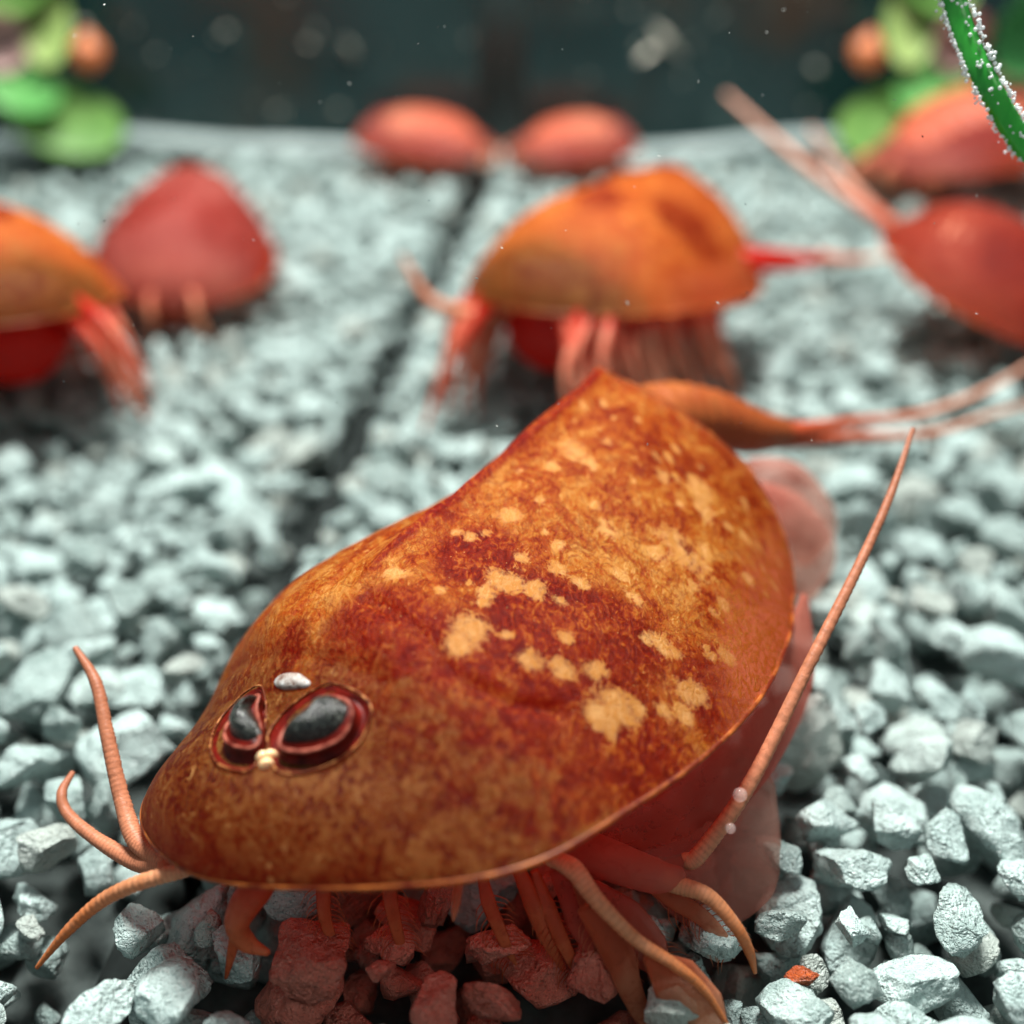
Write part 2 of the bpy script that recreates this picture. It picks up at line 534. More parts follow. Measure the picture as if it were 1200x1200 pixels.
def carapace_mat(name, pal, trans=0.50, soft=0.0, thin=0.0):
    k = NT(name)
    p = k.objco()
    at = k.attr('mask')
    sep = k.n('ShaderNodeSeparateColor'); k.lk(at.outputs['Color'], sep.inputs[0])
    cream, red, edge = sep.outputs[0], sep.outputs[1], sep.outputs[2]
    head = at.outputs['Alpha']
    n1 = k.noise(p, 1.7, 6, 0.6, 0.5)
    n2 = k.noise(p, 6.5, 6, 0.66, 0.9)
    n3 = k.noise(k.mapping(p, (1.0, 0.55, 0.8)), 26.0, 6, 0.62, 1.6)
    n4 = k.noise(p, 60.0, 4, 0.6, 0.6)
    n5 = k.noise(k.mapping(p, (1.0, 0.6, 1.0)), 7.0, 6, 0.6, 1.8)
    vein = k.step(k.math('ABSOLUTE', k.math('SUBTRACT', n5, 0.5)), 0.045, 0.0)
    base = k.ramp(k.math('MULTIPLY_ADD', n3, 0.30, k.math('MULTIPLY_ADD', n2, 0.45, k.math('MULTIPLY', n1, 0.25))), [(0.41, pal['dark']), (0.465, pal['mid']), (0.525, pal['light']), (0.59, pal['gold'])])
    base = k.mix(k.math('MULTIPLY', vein, 0.55), base, pal['dark'])
    redc = k.ramp(k.math('MULTIPLY_ADD', n3, 0.55, k.math('MULTIPLY_ADD', n2, 0.30, k.math('MULTIPLY', n4, 0.15))), [(0.43, pal['red0']), (0.51, pal['red1']), (0.58, pal['mid']), (0.66, pal['light'])])
    rf = k.step(k.math('ADD', red, k.math('MULTIPLY', k.math('SUBTRACT', n2, 0.5), 1.1)), 0.12, 0.45)
    c = k.mix(k.math('MULTIPLY', rf, 0.92), base, redc)
    hc = k.ramp(k.math('MULTIPLY_ADD', n3, 0.6, k.math('MULTIPLY', n2, 0.4)), [(0.43, pal['head0']), (0.49, pal['head1']), (0.57, pal['head2'])])
    c = k.mix(k.step(k.math('ADD', head, k.math('MULTIPLY', k.math('SUBTRACT', n2, 0.5), 1.6)), 0.15, 0.85), c, hc)
    ec = k.mix(k.step(n3, 0.4, 0.6), pal['edge'], pal['light'])
    c = k.mix(k.math('MULTIPLY', k.step(k.math('ADD', edge, k.math('MULTIPLY', k.math('SUBTRACT', n2, 0.5), 0.6)), 0.25, 0.85), 0.85), c, ec)
    rag = k.math('ADD', cream, k.math('ADD', k.math('MULTIPLY', k.math('SUBTRACT', n2, 0.5), 1.5), k.math('MULTIPLY', k.math('SUBTRACT', n3, 0.5), 0.9)))
    c = k.mix(k.math('MULTIPLY', k.step(rag, 0.55, 0.95), 0.78), c, k.mix(k.step(n3, 0.38, 0.62), pal['cream'], pal['gold']))
    fl = k.step(k.math('MULTIPLY_ADD', n5, 0.5, k.math('MULTIPLY', n3, 0.5)), 0.585, 0.66)
    c = k.mix(k.math('MULTIPLY', k.math('MULTIPLY', fl, k.math('SUBTRACT', 1.0, red)), 0.55), c, pal['cream'])
    sp = k.step(k.voro(p, 21.0), 0.085, 0.03)  # small wet glints painted into the colour as bright speckles
    c = k.mix(k.math('MULTIPLY', sp, 0.75), c, pal['cream'])
    h = k.math('ADD', k.math('MULTIPLY', n3, 0.8), k.math('ADD', k.math('MULTIPLY', n4, 0.5), k.math('MULTIPLY', n2, 0.4)))
    nb = k.bump(h, 0.6, 0.022)
    s = k.bsdf(c, k.math('MULTIPLY_ADD', n4, 0.3, 0.28), 0.09, nb)
    tf = k.math('MULTIPLY_ADD', edge, 0.25, trans)
    s = k.translucent(s, k.mix(0.6, c, pal['glow']), tf)
    if soft:
        s = k.clear(s, k.math('MULTIPLY_ADD', k.step(k.math('ADD', edge, k.math('MULTIPLY', k.math('SUBTRACT', n1, 0.5), 0.8)), 0.1, 0.95), soft - thin, thin), (1.0, 0.86, 0.82))
    return k.done(s)

PAL_MAIN = dict(dark=(0.11, 0.012, 0.002), mid=(0.28, 0.058, 0.006), light=(0.37, 0.135, 0.017), gold=(0.49, 0.24, 0.052),
                red0=(0.05, 0.002, 0.0006), red1=(0.145, 0.008, 0.002), head0=(0.032, 0.006, 0.0015), head1=(0.10, 0.032, 0.005), head2=(0.17, 0.075, 0.018),
                edge=(0.62, 0.20, 0.09), cream=(0.70, 0.40, 0.135), glow=(0.90, 0.07, 0.010))
PAL_ORANGE = dict(PAL_MAIN, dark=(0.22, 0.035, 0.007), mid=(0.36, 0.08, 0.013), light=(0.44, 0.125, 0.022), gold=(0.52, 0.19, 0.045), cream=(0.55, 0.25, 0.09))
PAL_PINK = dict(dark=(0.20, 0.042, 0.034), mid=(0.25, 0.062, 0.052), light=(0.29, 0.082, 0.068), gold=(0.32, 0.105, 0.085),
                red0=(0.13, 0.014, 0.010), red1=(0.19, 0.028, 0.022), head0=(0.19, 0.038, 0.028), head1=(0.24, 0.058, 0.044), head2=(0.27, 0.085, 0.060),
                edge=(0.33, 0.115, 0.10), cream=(0.34, 0.145, 0.10), glow=(0.50, 0.10, 0.075))
PAL_RED = dict(PAL_PINK, dark=(0.14, 0.010, 0.005), mid=(0.20, 0.020, 0.010), light=(0.25, 0.042, 0.022), gold=(0.30, 0.07, 0.04),
               red0=(0.07, 0.003, 0.002), red1=(0.13, 0.007, 0.003), head0=(0.07, 0.006, 0.004), head1=(0.13, 0.014, 0.007), head2=(0.20, 0.04, 0.02), edge=(0.30, 0.08, 0.06), cream=(0.32, 0.10, 0.06))
k = NT('inner_carapace')
M_INNER = k.done(k.translucent(k.bsdf((0.42, 0.05, 0.012), 0.5, 0.1), (1.0, 0.22, 0.07), 0.85))
M_CAR = carapace_mat('mottled_carapace', PAL_MAIN, 0.50, 0.30)
M_CAR_O = carapace_mat('orange_carapace', PAL_ORANGE, 0.4, 0.55)
M_CAR_P = carapace_mat('pink_carapace', PAL_PINK, 0.35, 0.8, 0.22)
M_CAR_R = carapace_mat('red_carapace', PAL_RED, 0.30, 0.6, 0.1)

def flesh_mat(name, root, tip, trans=0.35, clear=0.0, scale=14.0, bump=0.4, glow=None, bands=0, mott=0.55):
    k = NT(name)
    p = k.objco()
    u = k.attr('along').outputs['Fac']
    n = k.noise(p, scale, 6, 0.62, 0.5)
    f = k.step(k.math('ADD', u, k.math('MULTIPLY', k.math('SUBTRACT', n, 0.5), 0.9)), 0.15, 0.85)
    c = k.mix(f, root, tip)
    c = k.mix(k.math('MULTIPLY', k.step(k.noise(p, scale * 3.2, 5, 0.6, 0.8), 0.52, 0.68), mott), c, tuple(x * 0.45 for x in root))
    if bands:
        bd = k.step(k.math('ABSOLUTE', k.math('SUBTRACT', k.math('FRACT', k.math('MULTIPLY', u, bands)), 0.5)), 0.28, 0.05)
        c = k.mix(k.math('MULTIPLY', bd, 0.32), c, tuple(x * 0.40 for x in root))
    s = k.bsdf(c, 0.4, 0.2, k.bump(n, bump, 0.02))
    s = k.translucent(s, glow or tip, trans)
    if clear: s = k.clear(s, clear, tuple(min(1, 0.55 + x * 0.5) for x in tip))
    return k.done(s)

M_ANT = flesh_mat('antenna_shell', (0.50, 0.19, 0.10), (0.32, 0.115, 0.06), 0.2, 0, 16, bands=58)
M_ANT_O = flesh_mat('orange_antenna_shell', (0.58, 0.27, 0.14), (0.48, 0.15, 0.045), 0.25, 0, 12, bands=44)
M_LEG = flesh_mat('red_leg', (0.34, 0.05, 0.018), (0.52, 0.15, 0.06), 0.4, 0.0, 9, glow=(0.8, 0.12, 0.04))
M_MEMB = flesh_mat('pink_leg_membrane', (0.46, 0.06, 0.04), (0.60, 0.20, 0.14), 0.5, 0.52, 6, 0.3, mott=0.3)
M_MEMB_P = flesh_mat('pale_leg_membrane', (0.58, 0.16, 0.12), (0.68, 0.40, 0.32), 0.45, 0.68, 3, 0.1, mott=0.1)
M_LEG_C = flesh_mat('cream_tipped_leg', (0.50, 0.015, 0.006), (0.72, 0.36, 0.22), 0.45, 0.0, 7, glow=(0.95, 0.16, 0.06))
M_BODY = flesh_mat('deep_red_body', (0.42, 0.010, 0.004), (0.36, 0.015, 0.006), 0.4, 0, 6, glow=(0.95, 0.03, 0.01))
M_ABD = flesh_mat('mottled_abdomen', (0.42, 0.14, 0.035), (0.24, 0.05, 0.012), 0.2, 0, 7, mott=0.9)
M_TAIL = flesh_mat('tail_shell', (0.36, 0.055, 0.018), (0.52, 0.27, 0.19), 0.2, 0, 10)
M_CLAW = flesh_mat('claw_blade', (0.46, 0.11, 0.05), (0.64, 0.30, 0.17), 0.5, 0.42, 7)
M_FAR = flesh_mat('far_pink_leg', (0.50, 0.11, 0.06), (0.60, 0.27, 0.15), 0.35, 0.0, 5)
k = NT('carapace_lip')
M_LIP = k.done(k.translucent(k.bsdf(k.ramp(k.noise(k.objco(), 9, 4), [(0.42, (0.11, 0.012, 0.003)), (0.68, (0.36, 0.10, 0.02))]), 0.4, 0.2), (0.8, 0.3, 0.08), 0.25))
k = NT('eye_wall')
M_EYEWALL = k.done(k.bsdf(k.ramp(k.noise(k.objco(), 14, 4), [(0.35, (0.035, 0.0012, 0.0006)), (0.65, (0.11, 0.005, 0.002))]), 0.45, 0.12))
k = NT('eye_rim')
M_EYERIM = k.done(k.bsdf(k.ramp(k.noise(k.objco(), 22, 5), [(0.35, (0.06, 0.006, 0.003)), (0.65, (0.24, 0.065, 0.042))]), 0.5, 0.12))
k = NT('eye_black')
en = k.noise(k.mapping(k.objco(), (1.0, 0.35, 1.0)), 55, 6, 0.7, 0.8)
M_EYE = k.done(k.bsdf(k.ramp(en, [(0.45, (0.003, 0.004, 0.003)), (0.58, (0.020, 0.023, 0.019)), (0.72, (0.20, 0.21, 0.18))]), 0.22, 0.5, k.bump(en, 0.5, 0.02)))
k = NT('socket_ridge')
M_RIDGE = k.done(k.bsdf(k.ramp(k.noise(k.objco(), 26, 5), [(0.48, (0.07, 0.012, 0.003)), (0.72, (0.42, 0.17, 0.055))]), 0.5, 0.12))
k = NT('nuchal_white')
nn = k.noise(k.objco(), 24, 5, 0.65)
M_NUCHAL = k.done(k.bsdf(k.ramp(nn, [(0.36, (0.10, 0.04, 0.025)), (0.5, (0.27, 0.235, 0.21)), (0.7, (0.48, 0.49, 0.48))]), 0.35, 0.3, k.bump(nn, 0.4, 0.02)))
k = NT('cream_knob')
M_KNOB = k.done(k.bsdf((0.86, 0.55, 0.30), 0.3, 0.5, coat=0.4, sss=0.2))

def poly_dist(S, T, line):
    d = np.full(S.shape, 9.0)
    for (a, b) in zip(line[:-1], line[1:]):
        a = np.array(a); b = np.array(b); e = b - a
        u = np.clip(((S - a[0]) * e[0] + (T - a[1]) * e[1]) / (e @ e), 0, 1)
        d = np.minimum(d, np.hypot(S - a[0] - u * e[0], (T - a[1] - u * e[1]) * 0.45))
    return d

def gauss_mask(S, T, spots, kt=0.40):
    m = np.zeros(S.shape)
    for (s, t, r) in spots:
        # widths shrink towards the nose, so t counts less there
        d2 = ((S - s) ** 2 + ((T - t) * kt) ** 2) / (r * 0.42) ** 2
        m = np.maximum(m, np.exp(-d2 * 0.9))
    return m

def build_carapace(sh, root, mat, ns, nt, spots=(), reds=(), grooves=(), thick=0.022, lip=0.018, headlen=0.24, size=1.0, lumps=0.0):
    s = 1 - np.cos(np.linspace(0.0, 1, ns) * math.pi / 2); s[0] = 1e-4
    t = np.linspace(-1, 1, nt)
    S, T = np.meshgrid(s, t, indexing='ij')
    P = sh.at(S, T); N = sh.normal(S, T)
    for line, depth, wd in grooves:
        d = poly_dist(S, T, line)
        P = P - N * (depth * np.exp(-(d / wd) ** 2))[..., None]
    # keel ridge behind the head
    P = P + N * (0.075 * size * np.clip((S - .28) / .2, 0, 1) * np.exp(-np.abs(T / 0.05) ** 1.2))[..., None]
    if lumps:
        F_ = P.reshape(-1, 3)
        L = np.array([mnoise.noise(Vector(v * 2.3)) * 0.6 + mnoise.noise(Vector(v * 6.0)) * 0.22 for v in F_]).reshape(S.shape)
        fade = np.clip((1 - np.abs(T)) * 5, 0, 1) * np.clip(S * 12, 0, 1)
        P = P + N * (L * lumps * fade)[..., None]
    cream = gauss_mask(S, T, spots)
    red = gauss_mask(S, T, reds, 0.45)
    red = np.maximum(red, 0.75 * np.exp(-(T / 0.022) ** 2) * np.clip((S - .30) / .12, 0, 1))
    edge = np.clip((np.abs(T) - 0.66) / 0.34, 0, 1) * np.clip((S - (0.40 if lumps else 0.10)) / 0.25, 0, 1)
    edge = np.maximum(edge, np.clip((S - 0.93) / 0.07, 0, 1) * 0.6)
    head = 1 - np.clip((S - headlen + 0.10 - 0.02 * np.abs(T)) / 0.20, 0, 1)
    mask = np.stack([cream, red, edge, head], -1).reshape(-1, 4)
    base = np.array(root.location)
    out = P.reshape(-1, 3) - base
    inn = (P - N * thick).reshape(-1, 3) - base
    n1 = len(out)
    idx = np.arange(n1).reshape(ns, nt)
    Q = np.stack([idx[:-1, :-1], idx[:-1, 1:], idx[1:, 1:], idx[1:, :-1]], -1).reshape(-1, 4)
    Fc = [tuple(f) for f in Q] + [tuple(f[::-1] + n1) for f in Q]
    loop = list(idx[::-1, 0]) + list(idx[1:, -1]) + list(idx[-1, 1:-1][::-1])
    for a, b in zip(loop, loop[1:] + loop[:1]):
        Fc.append((a, b, b + n1, a + n1))
    car = mesh_obj('carapace', np.concatenate([out, inn]), Fc, mat, root, attrs={'mask': np.concatenate([mask, mask])})
    car.data.materials.append(M_INNER)
    mi = np.zeros(len(Fc), int); mi[len(Q):2 * len(Q)] = 1
    car.data.polygons.foreach_set('material_index', mi)
    rp = out[np.array(loop + loop[:1])] - (N.reshape(-1, 3)[np.array(loop + loop[:1])] * thick * 0.5)
    step = max(1, len(rp) // 150)
    rp = rp[::step]
    v, f, a = sweep(rp, [lip, lip], [lip * .8, lip * .8], n=260, m=8, hint=sh.M[:, 2])
    mesh_obj('lip', v, f, M_LIP, car)
    return car

def ring_stack(rings, close_centre):
    m = len(rings[0]); V = np.concatenate(rings + [[close_centre]]); Fc = []
    for r in range(len(rings) - 1):
        for j in range(m):
            a = r * m + j; b = r * m + (j + 1) % m
            Fc.append((a, b, b + m, a + m))
    c = len(V) - 1; b0 = (len(rings) - 1) * m
    for j in range(m): Fc.append((b0 + j, b0 + (j + 1) % m, c))
    return V, Fc

def resample_loop(L, n):
    L = np.asarray(L, float)
    Q = np.vstack([L, L[:1]])
    P = catmull(np.vstack([Q[-2], Q, Q[1]]), 400)
    # keep only the central lap
    k0 = int(400 * 1 / (len(Q) + 1)); k1 = int(400 * len(Q) / (len(Q) + 1))
    P = P[k0:k1 + 1]
    d = np.concatenate([[0], np.cumsum(np.linalg.norm(np.diff(P, axis=0), axis=1))])
    u = np.linspace(0, d[-1], n + 1)[:-1]
    return np.stack([np.interp(u, d, P[:, i]) for i in range(P.shape[1])], -1)

def align(A, B):
    """roll loop B so that its points face those of A"""
    best = min(range(len(B)), key=lambda r: ((A - A.mean(0) - np.roll(B, r, 0) + B.mean(0)) ** 2).sum())
    return np.roll(B, best, 0)

def main_eye(sh, root, sock, rim, pup):
    base = np.array(root.location)
    def on(st, h):
        st = np.asarray(st, float)
        return sh.at(st[:, 0], st[:, 1]) + sh.normal(st[:, 0], st[:, 1]) * (np.asarray(h)[..., None] if np.ndim(h) else h) - base
    n = 56
    Ls = resample_loop(on(sock, 0.0), n); Lr = align(Ls, resample_loop(on(rim, 0.075), n)); Lp = align(Lr, resample_loop(on(pup, 0.09), n))
    cN = sh.normal(*np.mean(np.array(pup), 0))
    Ls = Ls + (Ls - Ls.mean(0)) * 0.05
    Lr = Lr - cN * 0.012; Lp = Lp - cN * 0.018
    cs_, cr = Ls.mean(0), Lr.mean(0)
    jit = 1 + 0.18 * np.array([mnoise.noise(Vector(v * 30)) for v in Ls])
    # socket ridge, its own raised welt
    v, f, a = sweep(np.vstack([Ls, Ls[:1]]) + cN * 0.006, [0.0055, 0.0055], [0.005, 0.005], n=150, m=8, hint=cN)
    v = v + np.array([(x - cs_) * 0.03 * mnoise.noise(Vector(x * 8)) for x in v])
    eye_base = Lr - cN * 0.085
    wall_out = Ls + (cs_ - Ls) * 0.03
    trench = 0.55 * (Ls - cN * 0.035) + 0.45 * eye_base
    rings = [wall_out - cN * 0.004, Ls + (cs_ - Ls) * 0.08 + cN * 0.004, trench + cN * 0.02, eye_base + cN * 0.035, Lr - cN * 0.012, Lr + (cr - Lr) * 0.02]
    V, Fc = ring_stack(rings, cr)
    eye = mesh_obj('eye', V, Fc, M_EYEWALL, root)
    mesh_obj('socket_ridge', v, f, M_RIDGE, eye)
    vr, fr_, a = sweep(np.vstack([Lr, Lr[:1]]) + (cr - np.vstack([Lr, Lr[:1]])) * 0.07, [0.010, 0.010], [0.006, 0.006], n=150, m=8, hint=cN)
    vr = vr + np.array([(x - cr) * 0.05 * mnoise.noise(Vector(x * 9 + cN * 7)) for x in vr])
    mesh_obj('rim', vr, fr_, M_EYERIM, eye)
    pc = Lp.mean(0)
    rr = [Lp + (Lp - pc) * 0.10 - cN * 0.012, Lp + cN * 0.010, Lp + (pc - Lp) * 0.15 + cN * 0.036, Lp + (pc - Lp) * 0.42 + cN * 0.060, Lp + (pc - Lp) * 0.72 + cN * 0.070]
    V, Fc = ring_stack(rr, pc + cN * 0.072)
    mesh_obj('pupil', V, Fc, M_EYE, eye)
    # dark red moat between rim and pupil
    return eye

def dome(name, st_loop, sh, root, mat, h, parent=None):
    base = np.array(root.location)
    st = np.asarray(st_loop, float)
    L = resample_loop(sh.at(st[:, 0], st[:, 1]) - base, 32)
    cN = sh.normal(*st.mean(0)); c = L.mean(0)
    rr = [L - cN * 0.01] + [L + (c - L) * (1 - math.cos(u)) + cN * h * math.sin(u) for u in (0.25, 0.55, 0.9, 1.2, 1.4)]
    V, Fc = ring_stack(rr, c + cN * h)
    return mesh_obj(name, V, Fc, mat, parent or root)

def simple_eye(sh, root, side, size):
    a = np.linspace(0, 2 * math.pi, 14)[:-1]
    st = np.stack([0.165 + 0.035 * np.cos(a) + 0.012 * np.sin(a), side * (0.17 + 0.10 * np.sin(a))], -1)
    e = dome('eye', st, sh, root, M_EYEWALL, 0.07 * size)
    dome('pupil', (st - st.mean(0)) * 0.55 + st.mean(0), sh, root, M_EYE, 0.085 * size, e)

def limb(name, root, path, widths, mat, thick=None, n=30, m=10, hint=(0, 0, 1), **kw):
    P = np.asarray(path, float) - np.array(root.location)
    v, f, a = sweep(P, widths, thick, n=n, m=m, hint=hint, **kw)
    return mesh_obj(name, v, f, mat, root if kw.get('parent') is None else kw['parent'], attrs={'along': a})

def leg_rows(sh, root, count, mat, drop, spread, width, sides=(-1, 1), s0=0.16, s1=0.86, jitter=0.08, forward=0.1, fat=1.0, t0=0.30):
    """leaf-like swimming legs hanging in two rows under the shield"""
    for sd in sides:
        for i in range(count):
            s = s0 + (s1 - s0) * i / max(1, count - 1)
            A = sh.local(s, sd * t0) * (1, 1, 0.55) + (0, 0, -0.02)
            w0 = hermite(np.array(s), SW, sh.q['w'])
            j = rng.uniform(-jitter, jitter, 3)
            B = A + np.array([sd * spread * 0.55, -forward, -drop * 0.45]) + j * .5
            C = A + np.array([sd * spread * 0.95, -forward * 0.4, -drop * 0.95]) + j
            W = width * (1.0 - 0.45 * i / count)
            P = sh.to_world(np.array([A, 0.5 * (A + B) + (sd * 0.05, 0, 0.05), B, C]))
            k = np.linalg.norm(sh.M[:, 0])
            limb('leg', root, P, [0.10 * k, W * 0.7 * k, W * k, W * 0.85 * k, 0.02 * k], mat, [0.06 * k * fat, 0.05 * k * fat, 0.035 * k * fat, 0.02 * k * fat, 0.008 * k], n=14, m=8, hint=sh.M[:, 0])

def trunk(sh, root, mat, tail, widths, s0=0.12, rings=26, low=0.10, thick=None):
    """one continuous body: trunk under the shield running out into the ringed abdomen"""
    ss = [s0, 0.3, 0.5, 0.7, 0.86]
    P = [sh.to_world(sh.local(s, 0.0) * (1, 1, 0.45) + (0, 0, -low)) for s in ss]
    P = np.vstack([P, tail])
    limb('body', root, P, widths, mat, thick=thick, n=140, m=14, rings=rings, ripple=0.03)

BASE_Q = dict(w=[1.0, 1.10, 1.28, 1.38, 1.40, 1.30, 1.12, 0.98], h=[1, .66, .92, 1.06, 1.10, 1.12, 1.10, 1.08], L=3.6, nose=.28, pw=.95, roof=.45, notch=.10, back=.03, mz=-.1, bend=0.)

# ---- the large one in front
QM = dict(w=[0.8259, 1.2522, 1.3511, 1.4279, 1.3973, 1.2547, 1.0922, 1.0554], wl=[1.1777, 1.0071, 1.307, 1.6009, 1.3431, 1.2499, 1.0794, 1.0012], nosel=0.2828, npw=2.1748, npl=2.3706, bp=5.4999, h=[0.8453, 0.5469, 0.8097, 0.9251, 1.0096, 1.1068, 1.1734, 1.2218], L=3.7706, nose=0.2967, pw=0.9573, roof=0.6866, notch=0.0946, back=0.1065, mz=-0.461, bend=-0.4436, head=0.687, pitch=0.0825, roll=-0.2628, pos=[-1.283, 3.7637, 0.5895])
sh = Shell(QM)
root = empty('tadpole_shrimp', (0.0, 5.2, 0.0))
tag(root, 'large orange brown tadpole shrimp with black eyes in sharp focus in front', 'tadpole shrimp', 'tadpole shrimps in the aquarium')
SPOTS = [(0.7203, 0.17, 0.108), (0.6716, 0.145, 0.05), (0.552, 0.185, 0.071), (0.3522, 0.45, 0.125), (0.3227, 0.47, 0.075), (0.4498, 0.37, 0.1), (0.4078, 0.385, 0.058), (0.4663, 0.45, 0.075), (0.631, 0.435, 0.062), (0.7015, 0.605, 0.108), (0.694, 0.665, 0.117), (0.6567, 0.59, 0.067), (0.7929, 0.455, 0.062), (0.8393, 0.56, 0.1), (0.8044, 0.625, 0.083), (0.3673, 0.625, 0.067), (0.4141, 0.725, 0.058), (0.392, 0.685, 0.067), (0.5345, 0.755, 0.075), (0.538, 0.79, 0.05), (0.4109, 0.82, 0.1), (0.3827, 0.825, 0.083), (0.4302, 0.84, 0.054), (0.4564, 0.875, 0.046), (0.5103, 0.895, 0.075), (0.4763, 0.91, 0.05), (0.8238, 0.06, 0.042), (0.5661, 0.625, 0.05), (0.5875, 0.84, 0.042)]
REDS = [(0.3027, 0.59, 0.25),(0.3198, 0.775, 0.292),(0.2643, 0.425, 0.208),(0.3462, 0.88, 0.208),(0.2511, 0.7, 0.25),(0.2805, 0.2, 0.167),(0.4399, 0.53, 0.167),(0.473, 0.645, 0.167),(0.2331, 0.91, 0.208),(0.545, 0.97, 0.146),(0.4597, 0.235, 0.125),(0.2231, -0.125, 0.104)]
GROOVES = [([(0.3227, 0.095), (0.3141, 0.265), (0.3084, 0.375), (0.2943, 0.47), (0.2915, 0.57), (0.3112, 0.69), (0.3432, 0.76)], 0.030, 0.011),
           ([(0.2306, -0.685), (0.2231, -0.32), (0.2331, -0.035), (0.2382, 0.18), (0.2433, 0.365)], 0.016, 0.010),
           ([(0.5171, -0.135), (0.4205, -0.135), (0.3198, -0.13), (0.2537, -0.21)], 0.016, 0.008)]
SPOTS = [(a_, b_, c_ * 0.82) for a_, b_, c_ in SPOTS]
for _ in range(60):
    sp_ = (rng.uniform(0.36, 0.92), rng.uniform(0.05, 0.93), rng.uniform(0.022, 0.050))
    SPOTS.append(sp_)
build_carapace(sh, root, M_CAR, 230, 201, SPOTS, REDS, GROOVES, lumps=0.035)
EYE_R = dict(sock=[(0.2157, 0.18), (0.2182, 0.255), (0.2182, 0.325), (0.2133, 0.375), (0.2013, 0.395), (0.1827, 0.415), (0.165, 0.42), (0.1481, 0.415), (0.1301, 0.4), (0.1168, 0.365), (0.1113, 0.305), (0.1187, 0.225), (0.132, 0.135), (0.144, 0.085), (0.1694, 0.065), (0.1919, 0.1), (0.2037, 0.135)],
             rim=[(0.2084, 0.265), (0.2109, 0.315), (0.2037, 0.36), (0.1896, 0.385), (0.1738, 0.395), (0.1564, 0.385), (0.1379, 0.36), (0.1262, 0.31), (0.1224, 0.255), (0.134, 0.205), (0.1543, 0.18), (0.1715, 0.185), (0.1896, 0.195), (0.2037, 0.22)],
             pup=[(0.2013, 0.23), (0.206, 0.27), (0.2037, 0.31), (0.1989, 0.335), (0.185, 0.35), (0.1694, 0.345), (0.1522, 0.32), (0.142, 0.285), (0.1359, 0.245), (0.142, 0.215), (0.1564, 0.205), (0.1738, 0.215), (0.1896, 0.225)])
EYE_L = dict(sock=[(0.1896, -0.19), (0.1782, -0.28), (0.1607, -0.325), (0.1379, -0.315), (0.1077, -0.205), (0.089, -0.065), (0.0842, 0.05), (0.0874, 0.145), (0.094, 0.2), (0.106, 0.18), (0.1205, 0.115), (0.1379, 0.06), (0.1522, 0.01), (0.1672, -0.05), (0.1805, -0.115)],
             rim=[(0.1805, -0.075), (0.165, -0.13), (0.142, -0.14), (0.1187, -0.1), (0.106, -0.03), (0.1007, 0.05), (0.1025, 0.125), (0.1077, 0.17), (0.1168, 0.17), (0.1281, 0.125), (0.1399, 0.075), (0.1543, 0.005), (0.165, -0.04)],
             pup=[(0.1738, -0.065), (0.1607, -0.115), (0.1399, -0.11), (0.1243, -0.065), (0.115, 0.005), (0.115, 0.08), (0.1224, 0.11), (0.1301, 0.115), (0.1399, 0.065), (0.1481, 0.005), (0.1586, -0.05)])
main_eye(sh, root, **EYE_R)
main_eye(sh, root, **EYE_L)
dome('nuchal_organ', [(0.2109, 0.09), (0.206, 0.09), (0.2013, 0.06), (0.1966, 0.015), (0.1942, -0.04), (0.1966, -0.09), (0.2013, -0.105), (0.2084, -0.085), (0.2133, -0.035), (0.2157, 0.02), (0.2133, 0.065)], sh, root, M_NUCHAL, 0.026)
for (s_, t_) in [(0.1131, 0.185), (0.1187, 0.205), (0.1077, 0.24)]:
    a_ = np.linspace(0, 2 * math.pi, 10)[:-1]
    dome('brow_knob', np.stack([s_ + 0.008 * np.cos(a_), t_ + 0.022 * np.sin(a_)], -1), sh, root, M_KNOB, 0.035)
TAIL = [[0.832, 6.89, 1.308], [1.173, 7.095, 1.258], [1.531, 7.229, 1.095], [1.80, 7.39, 0.99]]
trunk(sh, root, M_ABD, TAIL, [0.12, 0.28, 0.34, 0.32, 0.28, 0.24, 0.20, 0.15, 0.09], rings=34)
limb('tail_filament', root, [[1.74, 7.36, 1.01], [1.95, 7.45, 0.985], [2.347, 7.789, 0.859], [2.976, 8.265, 0.676], [3.659, 8.813, 0.61], [4.6, 9.7, 0.62]], [0.085, 0.055, 0.04, 0.035, 0.028, 0.012], M_TAIL, n=60, rings=40, ripple=0.08)
limb('tail_filament', root, [[1.74, 7.34, 0.97], [1.98, 7.44, 0.92], [2.42, 7.72, 0.78], [3.0, 8.10, 0.60], [3.6, 8.5, 0.55], [4.4, 9.0, 0.5]], [0.07, 0.05, 0.04, 0.03, 0.024, 0.012], M_TAIL, n=60, rings=40, ripple=0.08)
